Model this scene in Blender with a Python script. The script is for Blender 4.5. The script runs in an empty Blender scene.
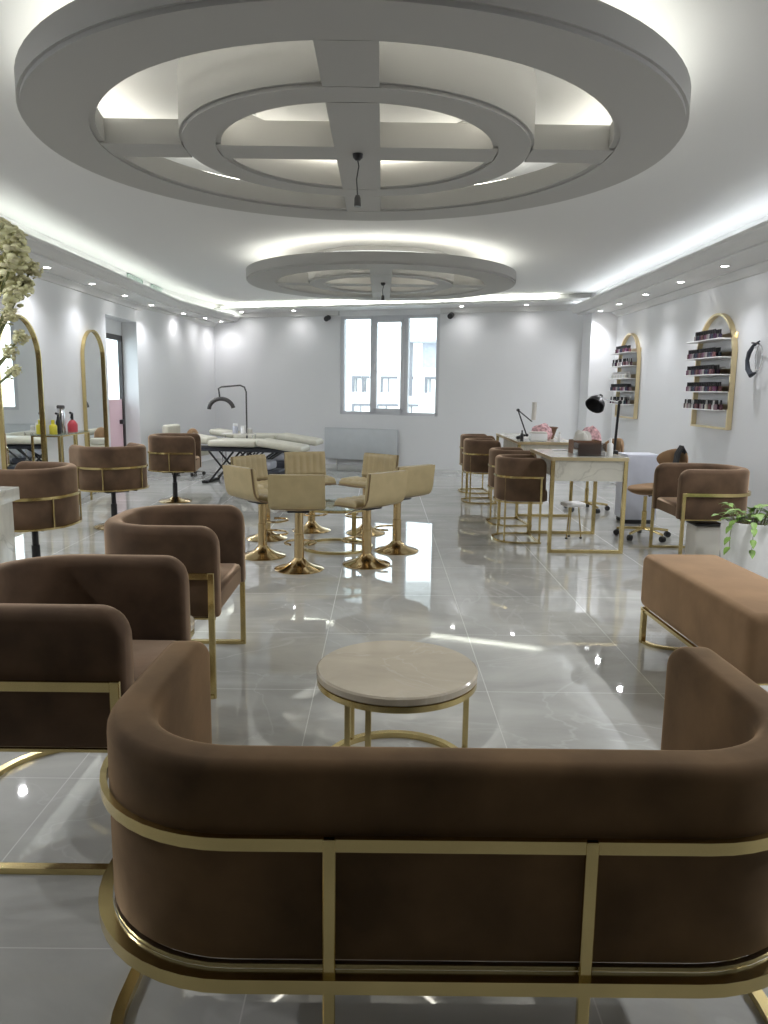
import bpy, bmesh, math, random
from mathutils import Vector, Matrix
random.seed(7)
PI = math.pi
C = bpy.context.scene.collection
R_ = math.radians

# ------------------------------------------------------------------ materials
def new_mat(name):
    m = bpy.data.materials.new(name); m.use_nodes = True
    nt = m.node_tree; b = nt.nodes['Principled BSDF']
    return m, nt, b
def pbr(name, col, rough=.5, metal=0, spec=.5, var=0, scale=8, bump=0, bscale=60, sheen=0, sheen_tint=None, coat=0, alpha=None):
    m, nt, b = new_mat(name)
    b.inputs['Base Color'].default_value = (*col, 1)
    b.inputs['Roughness'].default_value = rough
    b.inputs['Metallic'].default_value = metal
    b.inputs['Specular IOR Level'].default_value = spec
    if coat: b.inputs['Coat Weight'].default_value = coat; b.inputs['Coat Roughness'].default_value = .08
    if sheen:
        b.inputs['Sheen Weight'].default_value = sheen
        b.inputs['Sheen Roughness'].default_value = .35
        b.inputs['Sheen Tint'].default_value = (*(sheen_tint or col), 1)
    tc = nt.nodes.new('ShaderNodeTexCoord')
    if var:
        n = nt.nodes.new('ShaderNodeTexNoise'); n.inputs['Scale'].default_value = scale; n.inputs['Detail'].default_value = 4
        r = nt.nodes.new('ShaderNodeValToRGB')
        r.color_ramp.elements[0].position = .35; r.color_ramp.elements[1].position = .68
        r.color_ramp.elements[0].color = (*[c * (1 - var) for c in col], 1)
        r.color_ramp.elements[1].color = (*[min(1, c * (1 + var)) for c in col], 1)
        nt.links.new(tc.outputs['Object'], n.inputs['Vector']); nt.links.new(n.outputs['Fac'], r.inputs['Fac'])
        nt.links.new(r.outputs['Color'], b.inputs['Base Color'])
    if bump:
        n2 = nt.nodes.new('ShaderNodeTexNoise'); n2.inputs['Scale'].default_value = bscale
        bp = nt.nodes.new('ShaderNodeBump'); bp.inputs['Strength'].default_value = bump; bp.inputs['Distance'].default_value = .01
        nt.links.new(tc.outputs['Object'], n2.inputs['Vector']); nt.links.new(n2.outputs['Fac'], bp.inputs['Height'])
        nt.links.new(bp.outputs['Normal'], b.inputs['Normal'])
    return m
def emit(name, col, s):
    m = bpy.data.materials.new(name); m.use_nodes = True; nt = m.node_tree; nt.nodes.clear()
    e = nt.nodes.new('ShaderNodeEmission'); e.inputs['Color'].default_value = (*col, 1); e.inputs['Strength'].default_value = s
    o = nt.nodes.new('ShaderNodeOutputMaterial'); nt.links.new(e.outputs[0], o.inputs[0]); return m
def glassy(name, tint=(.95, .98, .97), fac=.12):
    m = bpy.data.materials.new(name); m.use_nodes = True; nt = m.node_tree; nt.nodes.clear()
    t = nt.nodes.new('ShaderNodeBsdfTransparent'); t.inputs['Color'].default_value = (*tint, 1)
    g = nt.nodes.new('ShaderNodeBsdfGlossy'); g.inputs['Roughness'].default_value = .02
    mx = nt.nodes.new('ShaderNodeMixShader'); fc = nt.nodes.new('ShaderNodeLayerWeight'); fc.inputs['Blend'].default_value = .5; pw = nt.nodes.new('ShaderNodeMath'); pw.operation = 'POWER'; pw.inputs[1].default_value = 5; nt.links.new(fc.outputs['Facing'], pw.inputs[0]); lw = nt.nodes.new('ShaderNodeMath'); lw.operation = 'MULTIPLY_ADD'; lw.inputs[1].default_value = .8; lw.inputs[2].default_value = .04; nt.links.new(pw.outputs[0], lw.inputs[0])
    o = nt.nodes.new('ShaderNodeOutputMaterial')
    nt.links.new(lw.outputs[0], mx.inputs[0]); nt.links.new(t.outputs[0], mx.inputs[1]); nt.links.new(g.outputs[0], mx.inputs[2]); nt.links.new(mx.outputs[0], o.inputs[0])
    return m
def frosted(name, col):
    m = bpy.data.materials.new(name); m.use_nodes = True; nt = m.node_tree; nt.nodes.clear()
    t = nt.nodes.new('ShaderNodeBsdfTranslucent'); t.inputs['Color'].default_value = (*col, 1)
    d = nt.nodes.new('ShaderNodeBsdfDiffuse'); d.inputs['Color'].default_value = (*col, 1)
    mx = nt.nodes.new('ShaderNodeMixShader'); mx.inputs[0].default_value = .3
    o = nt.nodes.new('ShaderNodeOutputMaterial')
    nt.links.new(d.outputs[0], mx.inputs[1]); nt.links.new(t.outputs[0], mx.inputs[2]); nt.links.new(mx.outputs[0], o.inputs[0]); return m
def marble(name, base, vein, rough, scale=1.0, tiles=None, vein_w=.04, cloud=.25, off=(0, 0, 0)):
    """polished stone: clouds, thin veins, and where asked a tile joint"""
    m, nt, b = new_mat(name); N = nt.nodes.new; L = nt.links.new
    tc = N('ShaderNodeTexCoord'); mp = N('ShaderNodeMapping'); mp.inputs['Location'].default_value = off
    L(tc.outputs['Object'], mp.inputs['Vector']); v = mp.outputs['Vector']
    c = N('ShaderNodeTexNoise'); c.inputs['Scale'].default_value = 1.1 * scale; c.inputs['Detail'].default_value = 6; c.inputs['Roughness'].default_value = .6; c.inputs['Distortion'].default_value = .6
    mp2 = N('ShaderNodeMapping'); mp2.inputs['Scale'].default_value = (1, 2.2, 1); mp2.inputs['Rotation'].default_value = (0, 0, .25)
    L(v, mp2.inputs['Vector']); L(mp2.outputs[0], c.inputs['Vector'])
    r1 = N('ShaderNodeValToRGB'); r1.color_ramp.elements[0].position = .32; r1.color_ramp.elements[1].position = .7
    r1.color_ramp.elements[0].color = (*[x * (1 - cloud) for x in base], 1); r1.color_ramp.elements[1].color = (*[min(1, x * (1 + cloud)) for x in base], 1)
    L(c.outputs['Fac'], r1.inputs['Fac'])
    w = N('ShaderNodeTexNoise'); w.inputs['Scale'].default_value = .9 * scale; w.inputs['Detail'].default_value = 5; w.inputs['Distortion'].default_value = 1.2
    L(v, w.inputs['Vector'])
    s = N('ShaderNodeMath'); s.operation = 'SUBTRACT'; s.inputs[1].default_value = .5; L(w.outputs['Fac'], s.inputs[0])
    a = N('ShaderNodeMath'); a.operation = 'ABSOLUTE'; L(s.outputs[0], a.inputs[0])
    r2 = N('ShaderNodeMapRange'); r2.inputs['From Min'].default_value = 0; r2.inputs['From Max'].default_value = vein_w * .3; r2.inputs['To Min'].default_value = .7; r2.inputs['To Max'].default_value = 0
    L(a.outputs[0], r2.inputs['Value'])
    mx = N('ShaderNodeMixRGB'); mx.inputs['Color2'].default_value = (*vein, 1); L(r2.outputs[0], mx.inputs['Fac']); L(r1.outputs['Color'], mx.inputs['Color1'])
    out = mx.outputs['Color']
    b.inputs['Roughness'].default_value = rough
    if tiles:
        b.inputs['IOR'].default_value = 1.68
        tx, ty, ox, oy, gw = tiles
        sp = N('ShaderNodeSeparateXYZ'); L(tc.outputs['Object'], sp.inputs[0])
        ms = []
        for ax, t, o_ in ((0, tx, ox), (1, ty, oy)):
            ad = N('ShaderNodeMath'); ad.operation = 'SUBTRACT'; ad.inputs[1].default_value = o_ - 100 * t; L(sp.outputs[ax], ad.inputs[0])
            md = N('ShaderNodeMath'); md.operation = 'MODULO'; md.inputs[1].default_value = t; L(ad.outputs[0], md.inputs[0])
            lt = N('ShaderNodeMath'); lt.operation = 'LESS_THAN'; lt.inputs[1].default_value = gw; L(md.outputs[0], lt.inputs[0]); ms.append(lt)
        mm = N('ShaderNodeMath'); mm.operation = 'MAXIMUM'; L(ms[0].outputs[0], mm.inputs[0]); L(ms[1].outputs[0], mm.inputs[1])
        m3 = N('ShaderNodeMixRGB'); m3.inputs['Color2'].default_value = (.50, .50, .47, 1); L(mm.outputs[0], m3.inputs['Fac']); L(out, m3.inputs['Color1']); out = m3.outputs['Color']
        mr = N('ShaderNodeMapRange'); mr.inputs['To Min'].default_value = rough; mr.inputs['To Max'].default_value = .5; L(mm.outputs[0], mr.inputs['Value']); L(mr.outputs[0], b.inputs['Roughness'])
        nb = N('ShaderNodeTexNoise'); nb.inputs['Scale'].default_value = 3.0; L(tc.outputs['Object'], nb.inputs['Vector'])
        bp = N('ShaderNodeBump'); bp.inputs['Strength'].default_value = .015; bp.inputs['Distance'].default_value = .01; L(nb.outputs['Fac'], bp.inputs['Height']); L(bp.outputs[0], b.inputs['Normal'])
    L(out, b.inputs['Base Color'])
    return m

M = {}
M['wall'] = pbr('wall_paint', (.80, .81, .825), .75, bump=.03, bscale=90)
M['wall_dark'] = pbr('low_bounce_wall_paint', (.20, .175, .15), .7, bump=.03, bscale=90)  # unseen near wall, darkened to cut bounce onto the sofa back
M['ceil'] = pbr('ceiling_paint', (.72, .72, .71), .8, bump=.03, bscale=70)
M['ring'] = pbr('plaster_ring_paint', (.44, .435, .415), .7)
M['floor'] = marble('grey_marble_tiles', (.43, .43, .40), (.50, .50, .475), .025, 1.0, (.87, .9, -.325, 1.835 - .9, .004), .03, .16)
M['velvet'] = pbr('brown_velvet', (.112, .070, .043), .85, spec=.2, var=.30, scale=5, bump=.05, bscale=25, sheen=1.0, sheen_tint=(.90, .66, .46))
M['velvet_sofa'] = pbr('golden_brown_velvet', (.135, .082, .040), .85, spec=.2, var=.35, scale=4, bump=.05, bscale=25, sheen=.6, sheen_tint=(.95, .66, .40))
M['velvet2'] = pbr('tan_velvet', (.24, .148, .078), .85, spec=.25, var=.18, scale=4, bump=.04, bscale=25, sheen=.8, sheen_tint=(.9, .62, .40))
M['gold'] = pbr('brushed_gold', (.66, .53, .25), .2, 1, var=.06, scale=5)
M['gold2'] = pbr('polished_gold', (.66, .50, .27), .12, 1)
M['palegold'] = pbr('pale_gold', (.74, .62, .38), .3, 1)
M['beige'] = pbr('beige_leather', (.46, .37, .20), .42, var=.05, scale=10, bump=.06, bscale=120)
M['shell'] = pbr('stool_shell_brown', (.22, .15, .08), .3, var=.1, scale=6)
M['tabletop'] = marble('beige_marble_top', (.52, .46, .355), (.57, .52, .43), .12, 2.2, None, .04, .10)
M['cmarble'] = marble('pale_counter_marble', (.60, .58, .50), (.42, .40, .34), .15, 2.5, None, .06, .12)
M['white'] = pbr('white_lacquer', (.80, .80, .80), .35, var=.02)
M['offwhite'] = pbr('offwhite_plastic', (.66, .64, .58), .4, var=.03)
M['pane'] = glassy('window_glass')
M['glasstop'] = glassy('table_glass', (.86, .92, .90))
M['clear'] = glassy('clear_acrylic', (.85, .85, .85))
M['black'] = pbr('black_metal', (.018, .018, .02), .35, var=.1)
M['rubber'] = pbr('dark_rubber', (.03, .03, .03), .7, var=.1)
M['chrome'] = pbr('chrome', (.75, .76, .78), .15, 1, var=.03)
M['mirror'] = pbr('mirror_glass', (.90, .93, .92), .012, 1, var=.005)
M['pot'] = pbr('white_planter', (.78, .78, .76), .45, bump=.03, bscale=30)
M['soil'] = pbr('potting_soil', (.10, .06, .03), .95, var=.4, scale=40, bump=.6)
M['leaf'] = pbr('pothos_leaf', (.20, .34, .07), .45, var=.35, scale=14)
M['stem'] = pbr('plant_stem', (.18, .20, .08), .6, var=.2)
M['petal'] = pbr('cream_petals', (.86, .80, .50), .7, var=.25, scale=12)
M['pink'] = frosted('pink_frosted_panel', (.72, .58, .61))
M['frame_dark'] = pbr('dark_door_frame', (.06, .055, .055), .45, var=.1)
M['upvc'] = pbr('window_upvc', (.66, .67, .70), .4, var=.02)
M['cabinet'] = pbr('bluegrey_cabinet', (.56, .58, .66), .4, var=.03)
M['radiator'] = pbr('radiator_enamel', (.58, .61, .63), .45, var=.02)
M['bed'] = pbr('bed_leather', (.62, .60, .50), .45, var=.05, bump=.05, bscale=40)
M['bedbase'] = pbr('bed_base_dark', (.035, .04, .055), .5, var=.2)
M['red'] = pbr('red_plastic', (.55, .06, .08), .4, var=.1)
M['yellow'] = pbr('yellow_liquid', (.70, .62, .06), .3, var=.1)
M['pinkplastic'] = pbr('pink_plastic', (.75, .35, .45), .45, var=.15, scale=20)
M['wicker'] = pbr('brown_wicker', (.17, .085, .045), .7, var=.3, scale=60, bump=.5, bscale=90)
M['towel'] = pbr('red_white_towel', (.72, .42, .44), .9, var=.5, scale=25, bump=.5, bscale=60)
M['vent'] = pbr('green_grey_vent', (.50, .60, .55), .5, var=.04)
M['facade'] = pbr('outside_facade', (.85, .84, .80), .9, var=.06, scale=.5)
M['facade_shade'] = pbr('outside_shade', (.30, .31, .34), .5, var=.1)
M['facade_dark'] = pbr('outside_dark', (.14, .14, .15), .3, var=.1)
M['led'] = emit('led_cool', (.95, 1.0, .93), 5)
M['led_r'] = emit('led_cool_right', (.90, .95, 1.0), 5)
M['ledw'] = emit('led_warm', (1.0, .96, .84), 8)
M['ledb'] = emit('led_back', (.97, 1, .88), 8)
M['ledring'] = emit('led_ring', (.97, 1, .95), 3.4)
M['lamp'] = emit('downlight_lens', (1, .98, .95), 25)
M['bulb'] = pbr('bulb_glass', (.85, .85, .82), .1)

# ------------------------------------------------------------------ mesh helpers
def sharp(me, ang=35):
    for p in me.polygons: p.use_smooth = True
    me.set_sharp_from_angle(angle=R_(ang))
def link(name, bm, mat, parent=None, ang=35, kind=None):
    bmesh.ops.recalc_face_normals(bm, faces=bm.faces[:])
    me = bpy.data.meshes.new(name); bm.to_mesh(me); bm.free()
    mats = mat if isinstance(mat, (list, tuple)) else [mat]
    for m in mats: me.materials.append(M[m] if isinstance(m, str) else m)
    if ang: sharp(me, ang)
    o = bpy.data.objects.new(name, me); C.objects.link(o)
    if parent: o.parent = parent
    if kind: o['kind'] = kind
    return o
def thing(name, label, cat, loc=(0, 0, 0), rz=0, group=None):
    o = bpy.data.objects.new(name, None); C.objects.link(o)
    o.empty_display_size = .1; o.location = loc; o.rotation_euler = (0, 0, rz)
    o['label'] = label; o['category'] = cat
    if group: o['group'] = group
    return o
def tag(o, label, cat, group=None):
    o['label'] = label; o['category'] = cat
    if group: o['group'] = group
    return o
def dup(root, loc, rz, label, group=None):
    r = root.copy(); C.objects.link(r); r.location = loc; r.rotation_euler = (0, 0, rz); r['label'] = label
    if group: r['group'] = group
    for ch in list(root.children):
        c = ch.copy(); C.objects.link(c); c.parent = r
        for g in list(ch.children):
            d = g.copy(); C.objects.link(d); d.parent = c
    return r
def BM(): return bmesh.new()
def box(bm, x0, x1, y0, y1, z0, z1, bev=0, seg=2, mi=0, rot=None):
    r = bmesh.ops.create_cube(bm, size=1); vs = r['verts']
    for v in vs: v.co = Vector(((x0 + x1) / 2 + v.co.x * (x1 - x0), (y0 + y1) / 2 + v.co.y * (y1 - y0), (z0 + z1) / 2 + v.co.z * (z1 - z0)))
    if rot:
        c = Vector(((x0 + x1) / 2, (y0 + y1) / 2, (z0 + z1) / 2))
        for v in vs: v.co = c + rot @ (v.co - c)
    fs = list({f for v in vs for f in v.link_faces})
    for f in fs: f.material_index = mi
    if bev:
        es = list({e for v in vs for e in v.link_edges})
        rr = bmesh.ops.bevel(bm, geom=es, offset=bev, segments=seg, affect='EDGES', profile=.5)
        for f in rr['faces']: f.material_index = mi
    return bm
def lathe(bm, prof, n=32, cx=0, cy=0, mi=0):
    rings = []
    for r, z in prof:
        if r < 1e-5: rings.append([bm.verts.new((cx, cy, z))])
        else: rings.append([bm.verts.new((cx + r * math.cos(2 * PI * i / n), cy + r * math.sin(2 * PI * i / n), z)) for i in range(n)])
    for a, b in zip(rings, rings[1:]):
        for i in range(n):
            j = (i + 1) % n
            if len(a) == 1 and len(b) == 1: continue
            if len(a) == 1: f = bm.faces.new((a[0], b[j], b[i]))
            elif len(b) == 1: f = bm.faces.new((a[i], a[j], b[0]))
            else: f = bm.faces.new((a[i], a[j], b[j], b[i]))
            f.material_index = mi
    return bm
def tube(bm, pts, r, n=10, closed=False, mi=0, radii=None):
    pts = [Vector(p) for p in pts]; rings = []; N = len(pts); up = None
    for i, p in enumerate(pts):
        if closed: t = (pts[(i + 1) % N] - pts[i - 1]).normalized()
        else: t = (pts[min(i + 1, N - 1)] - pts[max(i - 1, 0)]).normalized()
        if up is None: up = Vector((0, 0, 1)) if abs(t.z) < .9 else Vector((1, 0, 0))
        s = t.cross(up).normalized(); u = s.cross(t).normalized(); up = u
        rr = radii[i] if radii else r
        rings.append([bm.verts.new(p + s * rr * math.cos(2 * PI * k / n) + u * rr * math.sin(2 * PI * k / n)) for k in range(n)])
    pr = list(zip(rings, rings[1:])) + ([(rings[-1], rings[0])] if closed else [])
    for a, b in pr:
        for k in range(n):
            f = bm.faces.new((a[k], a[(k + 1) % n], b[(k + 1) % n], b[k])); f.material_index = mi
    if not closed:
        for q in (rings[0], rings[-1]): bm.faces.new(q).material_index = mi
    return bm
def flatbar(bm, path, w, h, closed=False, mi=0):
    """path: list of (x, y, z); a rectangular bar, w across in plan and h tall"""
    N = len(path); rings = []
    for i, p in enumerate(path):
        a = path[(i + 1) % N] if (closed or i < N - 1) else path[i]; b = path[i - 1] if (closed or i > 0) else path[i]
        t = Vector((a[0] - b[0], a[1] - b[1], 0)).normalized(); s = Vector((t.y, -t.x, 0)); c = Vector(p)
        rings.append([bm.verts.new(c + s * dx * w / 2 + Vector((0, 0, dz * h / 2))) for dx, dz in ((-1, -1), (1, -1), (1, 1), (-1, 1))])
    pr = list(zip(rings, rings[1:])) + ([(rings[-1], rings[0])] if closed else [])
    for a, b in pr:
        for k in range(4): bm.faces.new((a[k], a[(k + 1) % 4], b[(k + 1) % 4], b[k])).material_index = mi
    if not closed:
        for q in (rings[0], rings[-1]): bm.faces.new(q).material_index = mi
    return bm
def prism(bm, poly, z0, z1, mi=0):
    a = [bm.verts.new((x, y, z0)) for x, y in poly]; b = [bm.verts.new((x, y, z1)) for x, y in poly]; n = len(poly)
    bm.faces.new(a).material_index = mi; bm.faces.new(b).material_index = mi
    for i in range(n): bm.faces.new((a[i], a[(i + 1) % n], b[(i + 1) % n], b[i])).material_index = mi
    return bm
def circle(r, z=0, n=48, cx=0, cy=0): return [(cx + r * math.cos(2 * PI * i / n), cy + r * math.sin(2 * PI * i / n), z) for i in range(n)]

# ------------------------------------------------------------------ the shell of the room
H0 = 1.5
XL, XR = -4.02, 3.86
ZC, ZS, ZB = 3.12, 2.80, 2.98          # main ceiling, side soffits, back soffit
YN = -3.0
def wallY(x): return 14.4 - .37 * (x - 1.17)
LC = (-3.5, wallY(-3.5)); PILX = 3.47; KY = 13.06
def struct(name, bm, mat, parent=None, ang=35): return link(name, bm, mat, parent, ang, None if parent else 'structure')

struct('floor', box(BM(), -7.5, 5, YN - .3, 18, -.1, 0), 'floor')
struct('ceiling', box(BM(), -5.2, 5, YN - .3, 18, ZC, ZC + .1), 'ceil')
D0, D1, DZ = 11.3, 12.7, 2.52            # doorway in the left wall
bm = BM(); box(bm, XL - .26, XL, YN, D0, 0, ZC); box(bm, XL - .26, XL, D0, D1, DZ, ZC)
prism(bm, [(XL - .26, D1), (XL, D1), LC, (LC[0] - .42, LC[1] + .3), (XL - .26, LC[1] + .3)], 0, ZC)
struct('wall_left', bm, 'wall')
struct('wall_right', box(BM(), XR, XR + .2, YN, 17, 0, ZC), 'wall')
struct('wall_near', box(BM(), -5.2, 5, YN - .2, YN, 0, ZC), 'wall_dark')
# back wall with the window hole, built in its own frame: u runs along the wall from X=-5 to X=4.2
ang = math.atan(-.37); CA, SA = math.cos(ang), math.sin(ang)
def bw(u, v):                              # u along the wall (metres from X=0), v behind it
    return (u * CA - v * SA, wallY(0) + u * SA + v * CA)
WX0, WX1, WZ0, WZ1 = -.83 / CA, 1.05 / CA, 1.00, 2.88
def bwbox(bm, u0, u1, v0, v1, z0, z1, mi=0): return prism(bm, [bw(u0, v0), bw(u1, v0), bw(u1, v1), bw(u0, v1)], z0, z1, mi)
bm = BM()
for a in ((-5, WX0, 0, ZC), (WX1, 4.6, 0, ZC), (WX0, WX1, 0, WZ0), (WX0, WX1, WZ1, ZC)): bwbox(bm, a[0], a[1], 0, .22, a[2], a[3])
struct('wall_back', bm, 'wall')
struct('wall_pillar', prism(BM(), [(PILX, 13.0), (XR + .05, 12.85), (XR + .05, 14), (PILX, 14)], 0, ZC), 'wall')

# window: outer frame, three lights, the middle one a sash
fr = struct('window_1', BM() and (lambda b: [bwbox(b, *q) for q in (
    (WX0, WX0 + .07, .02, .12, WZ0, WZ1), (WX1 - .07, WX1, .02, .12, WZ0, WZ1), (WX0, WX1, .02, .12, WZ0, WZ0 + .06), (WX0, WX1, .02, .12, WZ1 - .06, WZ1),
    (WX0 + .62, WX0 + .70, .02, .12, WZ0, WZ1), (WX1 - .70, WX1 - .62, .02, .12, WZ0, WZ1))] and b)(BM()), 'upvc')
b = BM(); s0, s1 = WX0 + .70, WX1 - .70
for q in ((s0, s0 + .06, WZ0 + .06, WZ1 - .06), (s1 - .06, s1, WZ0 + .06, WZ1 - .06), (s0, s1, WZ0 + .06, WZ0 + .13), (s0, s1, WZ1 - .13, WZ1 - .06)): bwbox(b, q[0], q[1], -.01, .05, q[2], q[3])
struct('sash', b, 'upvc', fr)
for a, c in ((WX0 + .07, WX0 + .62), (s0 + .05, s1 - .05), (WX1 - .62, WX1 - .07)):
    struct('pane', bwbox(BM(), a, c, .065, .075, WZ0 + .05, WZ1 - .05), 'pane', fr)
b = BM(); box(b, s0 + .015, s0 + .035, 0, .02, 1.85, 1.99)
hd = BM(); p = bw(s0 + .03, -.03); box(hd, p[0] - .012, p[0] + .012, p[1] - .02, p[1] + .02, 1.86, 1.98, .004); b.free()
struct('window_handle', hd, 'white', fr)

# doorway on the left: dark framed glazed door at the far side of the deep reveal
xd = XL - .30
b = BM()
for q in ((D0, D0 + .06, 0, 2.3), (D1 - .06, D1, 0, 2.3), (D0, D1, 2.22, 2.3), (D0 + .45, D0 + .50, 0, 2.25)): box(b, xd, xd + .06, q[0], q[1], q[2], q[3])
dr = struct('door_1', b, 'frame_dark')
struct('pane', box(BM(), xd + .02, xd + .03, D0 + .06, D1 - .06, 1.28, 2.22), 'pane', dr)
struct('door_panel', box(BM(), xd + .015, xd + .035, D0 + .06, D1 - .06, .04, 1.28), 'pink', dr)
struct('door_lock', box(BM(), xd + .035, xd + .09, D1 - .22, D1 - .12, .88, .95, .006), 'black', dr)
struct('wall_passage', (lambda b: (box(b, xd - .02, xd + .06, D0, D1, 2.3, DZ)) and b)(BM()), 'wall')

# side soffits with a stepped lip; a cornice where they meet the wall
def sweep_profile(bm, path, prof, mi=0):
    """prof: list of (inward offset, z); path plan points, inward = right of travel"""
    n = len(path); rings = []
    for i, p in enumerate(path):
        a = Vector(path[min(i + 1, n - 1)]) - Vector(path[max(i - 1, 0)]); a.normalize(); s = Vector((a.y, -a.x))
        rings.append([bm.verts.new((p[0] + s.x * o, p[1] + s.y * o, z)) for o, z in prof])
    for a, b2 in zip(rings, rings[1:]):
        for k in range(len(prof)): bm.faces.new((a[k], a[(k + 1) % len(prof)], b2[(k + 1) % len(prof)], b2[k])).material_index = mi
    for q in (rings[0], rings[-1]): bm.faces.new(q)
    return bm
pL = [(XL, YN), (XL, KY), (-3.78, 14.6), (LC[0] - .0, LC[1])]
pR = [(XR, 13.4), (XR, YN)]
sof = [(-.02, ZS), (.48, ZS), (.48, ZS + .02), (.54, ZS + .025), (.56, ZS + .05), (.575, ZS + .07), (.63, ZS + .08), (.64, ZS + .11), (.60, ZS + .11), (.57, ZS + .08), (.53, ZS + .045), (.46, ZS + .04), (-.02, ZS + .04)]
struct('trim_1', sweep_profile(BM(), pL, sof), 'ceil', ang=50)
sofr = [(o * 1.12 if o > 0 else o, z) for o, z in sof]
struct('trim_2', sweep_profile(BM(), pR, sofr), 'ceil', ang=50)
corn = [(0, ZS), (.10, ZS), (.10, ZS - .015), (.07, ZS - .03), (.035, ZS - .055), (.03, ZS - .08), (0, ZS - .085)]
struct('trim_3', sweep_profile(BM(), pL, corn), 'ceil', ang=50)
struct('trim_4', sweep_profile(BM(), [(XR, 12.9), (XR, YN)], corn), 'ceil', ang=50)
# upstand of the cove behind the lip (the ceiling drop beside the LED)
struct('trim_5', sweep_profile(BM(), pL, [(0, ZS + .04), (.30, ZS + .04), (.30, ZC), (0, ZC)]), 'ceil')
struct('trim_6', sweep_profile(BM(), pR, [(0, ZS + .04), (.34, ZS + .04), (.34, ZC), (0, ZC)]), 'ceil')
# back soffit
b = BM(); bwbox(b, -3.75, 3.9, -.62, .0, ZB, ZB + .05); struct('trim_7', b, 'ceil')
b = BM(); bwbox(b, -3.6, WX0 - .02, -.07, 0, ZB - .09, ZB); bwbox(b, WX1 + .02, 3.5, -.07, 0, ZB - .09, ZB); struct('trim_8', b, 'ceil')
def led(name, path, w, mat, label, h=.012):
    o = link(name, flatbar(BM(), path, w, h), mat); tag(o, label, 'light strip'); return o
led('led_strip', [(XL + .50, 2.0, ZS + .052), (XL + .50, KY, ZS + .052), (-3.28, 14.6, ZS + .052), (-3.02, 15.9, ZS + .052)], .04, 'led', 'cool white light strip in the cove along the mirror wall')
led('led_strip', [(XR - .55, 2.0, ZS + .058), (XR - .55, 13.3, ZS + .058)], .04, 'led_r', 'cool white light strip in the cove above the shelf wall')
b = BM(); bwbox(b, -3.75, 3.9, -.40, .0, ZB + .05, ZC); struct('trim_11', b, 'ceil')
q = [bw(-3.2, -.53), bw(3.3, -.53)]
led('led_strip', [(q[0][0], q[0][1], ZB + .062), (q[1][0], q[1][1], ZB + .062)], .04, 'ledb', 'bright light strip in the cove over the far window')

# ceiling medallions
def annulus(bm, r0, r1, z0, z1, n=96, mi=0):
    pr = [(r1, z0 + .02), (r1 - .015, z0 + .02), (r1 - .015, z0), (r0 + .03, z0), (r0 + .03, z0 + .012), (r0, z0 + .012), (r0, z1), (r1, z1), (r1, z0 + .02)]
    rings = [[bm.verts.new((r * math.cos(2 * PI * i / n), r * math.sin(2 * PI * i / n), z)) for i in range(n)] for r, z in pr[:-1]]
    rings.append(rings[0])
    for a, b2 in zip(rings, rings[1:]):
        for i in range(n): bm.faces.new((a[i], a[(i + 1) % n], b2[(i + 1) % n], b2[i])).material_index = mi
    return bm
def medallion(num, cx, cy, R, r2, r3, r4, bw_, hw):
    zt = ZS + .13
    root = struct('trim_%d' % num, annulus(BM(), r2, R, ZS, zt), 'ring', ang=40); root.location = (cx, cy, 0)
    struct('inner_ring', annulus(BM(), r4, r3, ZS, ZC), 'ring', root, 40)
    b = BM()
    for s in (-1, 1):
        box(b, -bw_ / 2, bw_ / 2, min(s * hw / 2, s * (r4 + .02)), max(s * hw / 2, s * (r4 + .02)), ZS, ZS + .13)
        box(b, -bw_ / 2, bw_ / 2, min(s * (r3 - .012), s * (r2 + .022)), max(s * (r3 - .012), s * (r2 + .022)), ZS + .001, ZS + .13)
        box(b, min(s * bw_ / 2, s * (r4 + .02)), max(s * bw_ / 2, s * (r4 + .02)), -hw / 2, hw / 2, ZS, ZS + .13)
        box(b, min(s * (r3 - .012), s * (r2 + .022)), max(s * (r3 - .012), s * (r2 + .022)), -hw / 2, hw / 2, ZS + .001, ZS + .13)
    box(b, -bw_ / 2, bw_ / 2, -hw / 2, hw / 2, ZS, ZS + .13)
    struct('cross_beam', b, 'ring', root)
    struct('led_strip', flatbar(BM(), circle(R - .10, zt + .010, 96), .03, .012, True), 'ledring', root)
    struct('led_strip', flatbar(BM(), circle(r2 + .06, zt + .010, 72), .022, .012, True), 'ledw', root)
    struct('led_strip', flatbar(BM(), circle(r4 - .015, zt + .05, 72), .012, .012, True), 'ledw', root)
    return root
medallion(9, -.155, 4.53, 1.73, 1.38, .97, .75, .25, .24)
medallion(10, -.035, 10.0, 1.69, 1.30, .92, .70, .25, .24)
def pendant(cx, cy, top, L, label):
    t = thing('pendant_bulb', label, 'light bulb', (cx, cy, top))
    link('ceiling_rose', lathe(BM(), [(0, 0), (.03, 0), (.028, -.02), (.012, -.035), (0, -.035)], 16), 'black', t)
    link('cord', tube(BM(), [(0, 0, -.03), (.006, 0, -L * .3), (-.006, .004, -L * .6), (0, 0, -L)], .004, 8), 'black', t)
    link('lamp_holder', lathe(BM(), [(0, -L), (.012, -L), (.018, -L - .015), (.02, -L - .06), (0, -L - .06)], 16), 'black', t)
    return t
pendant(-.155, 4.53, ZS - .001, .22, 'black bulb holder hanging on a cord from the near ceiling ring')
pendant(-.01, 9.75, ZS - .001, .15, 'black bulb holder hanging below the far ceiling ring')
o = link('smoke_detector', lathe(BM(), [(0, 0), (.05, 0), (.045, -.025), (.02, -.04), (0, -.04)], 20), 'black'); o.location = (.25, 7.1, ZC)
tag(o, 'small dark detector on the ceiling between the two rings', 'detector')

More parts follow.
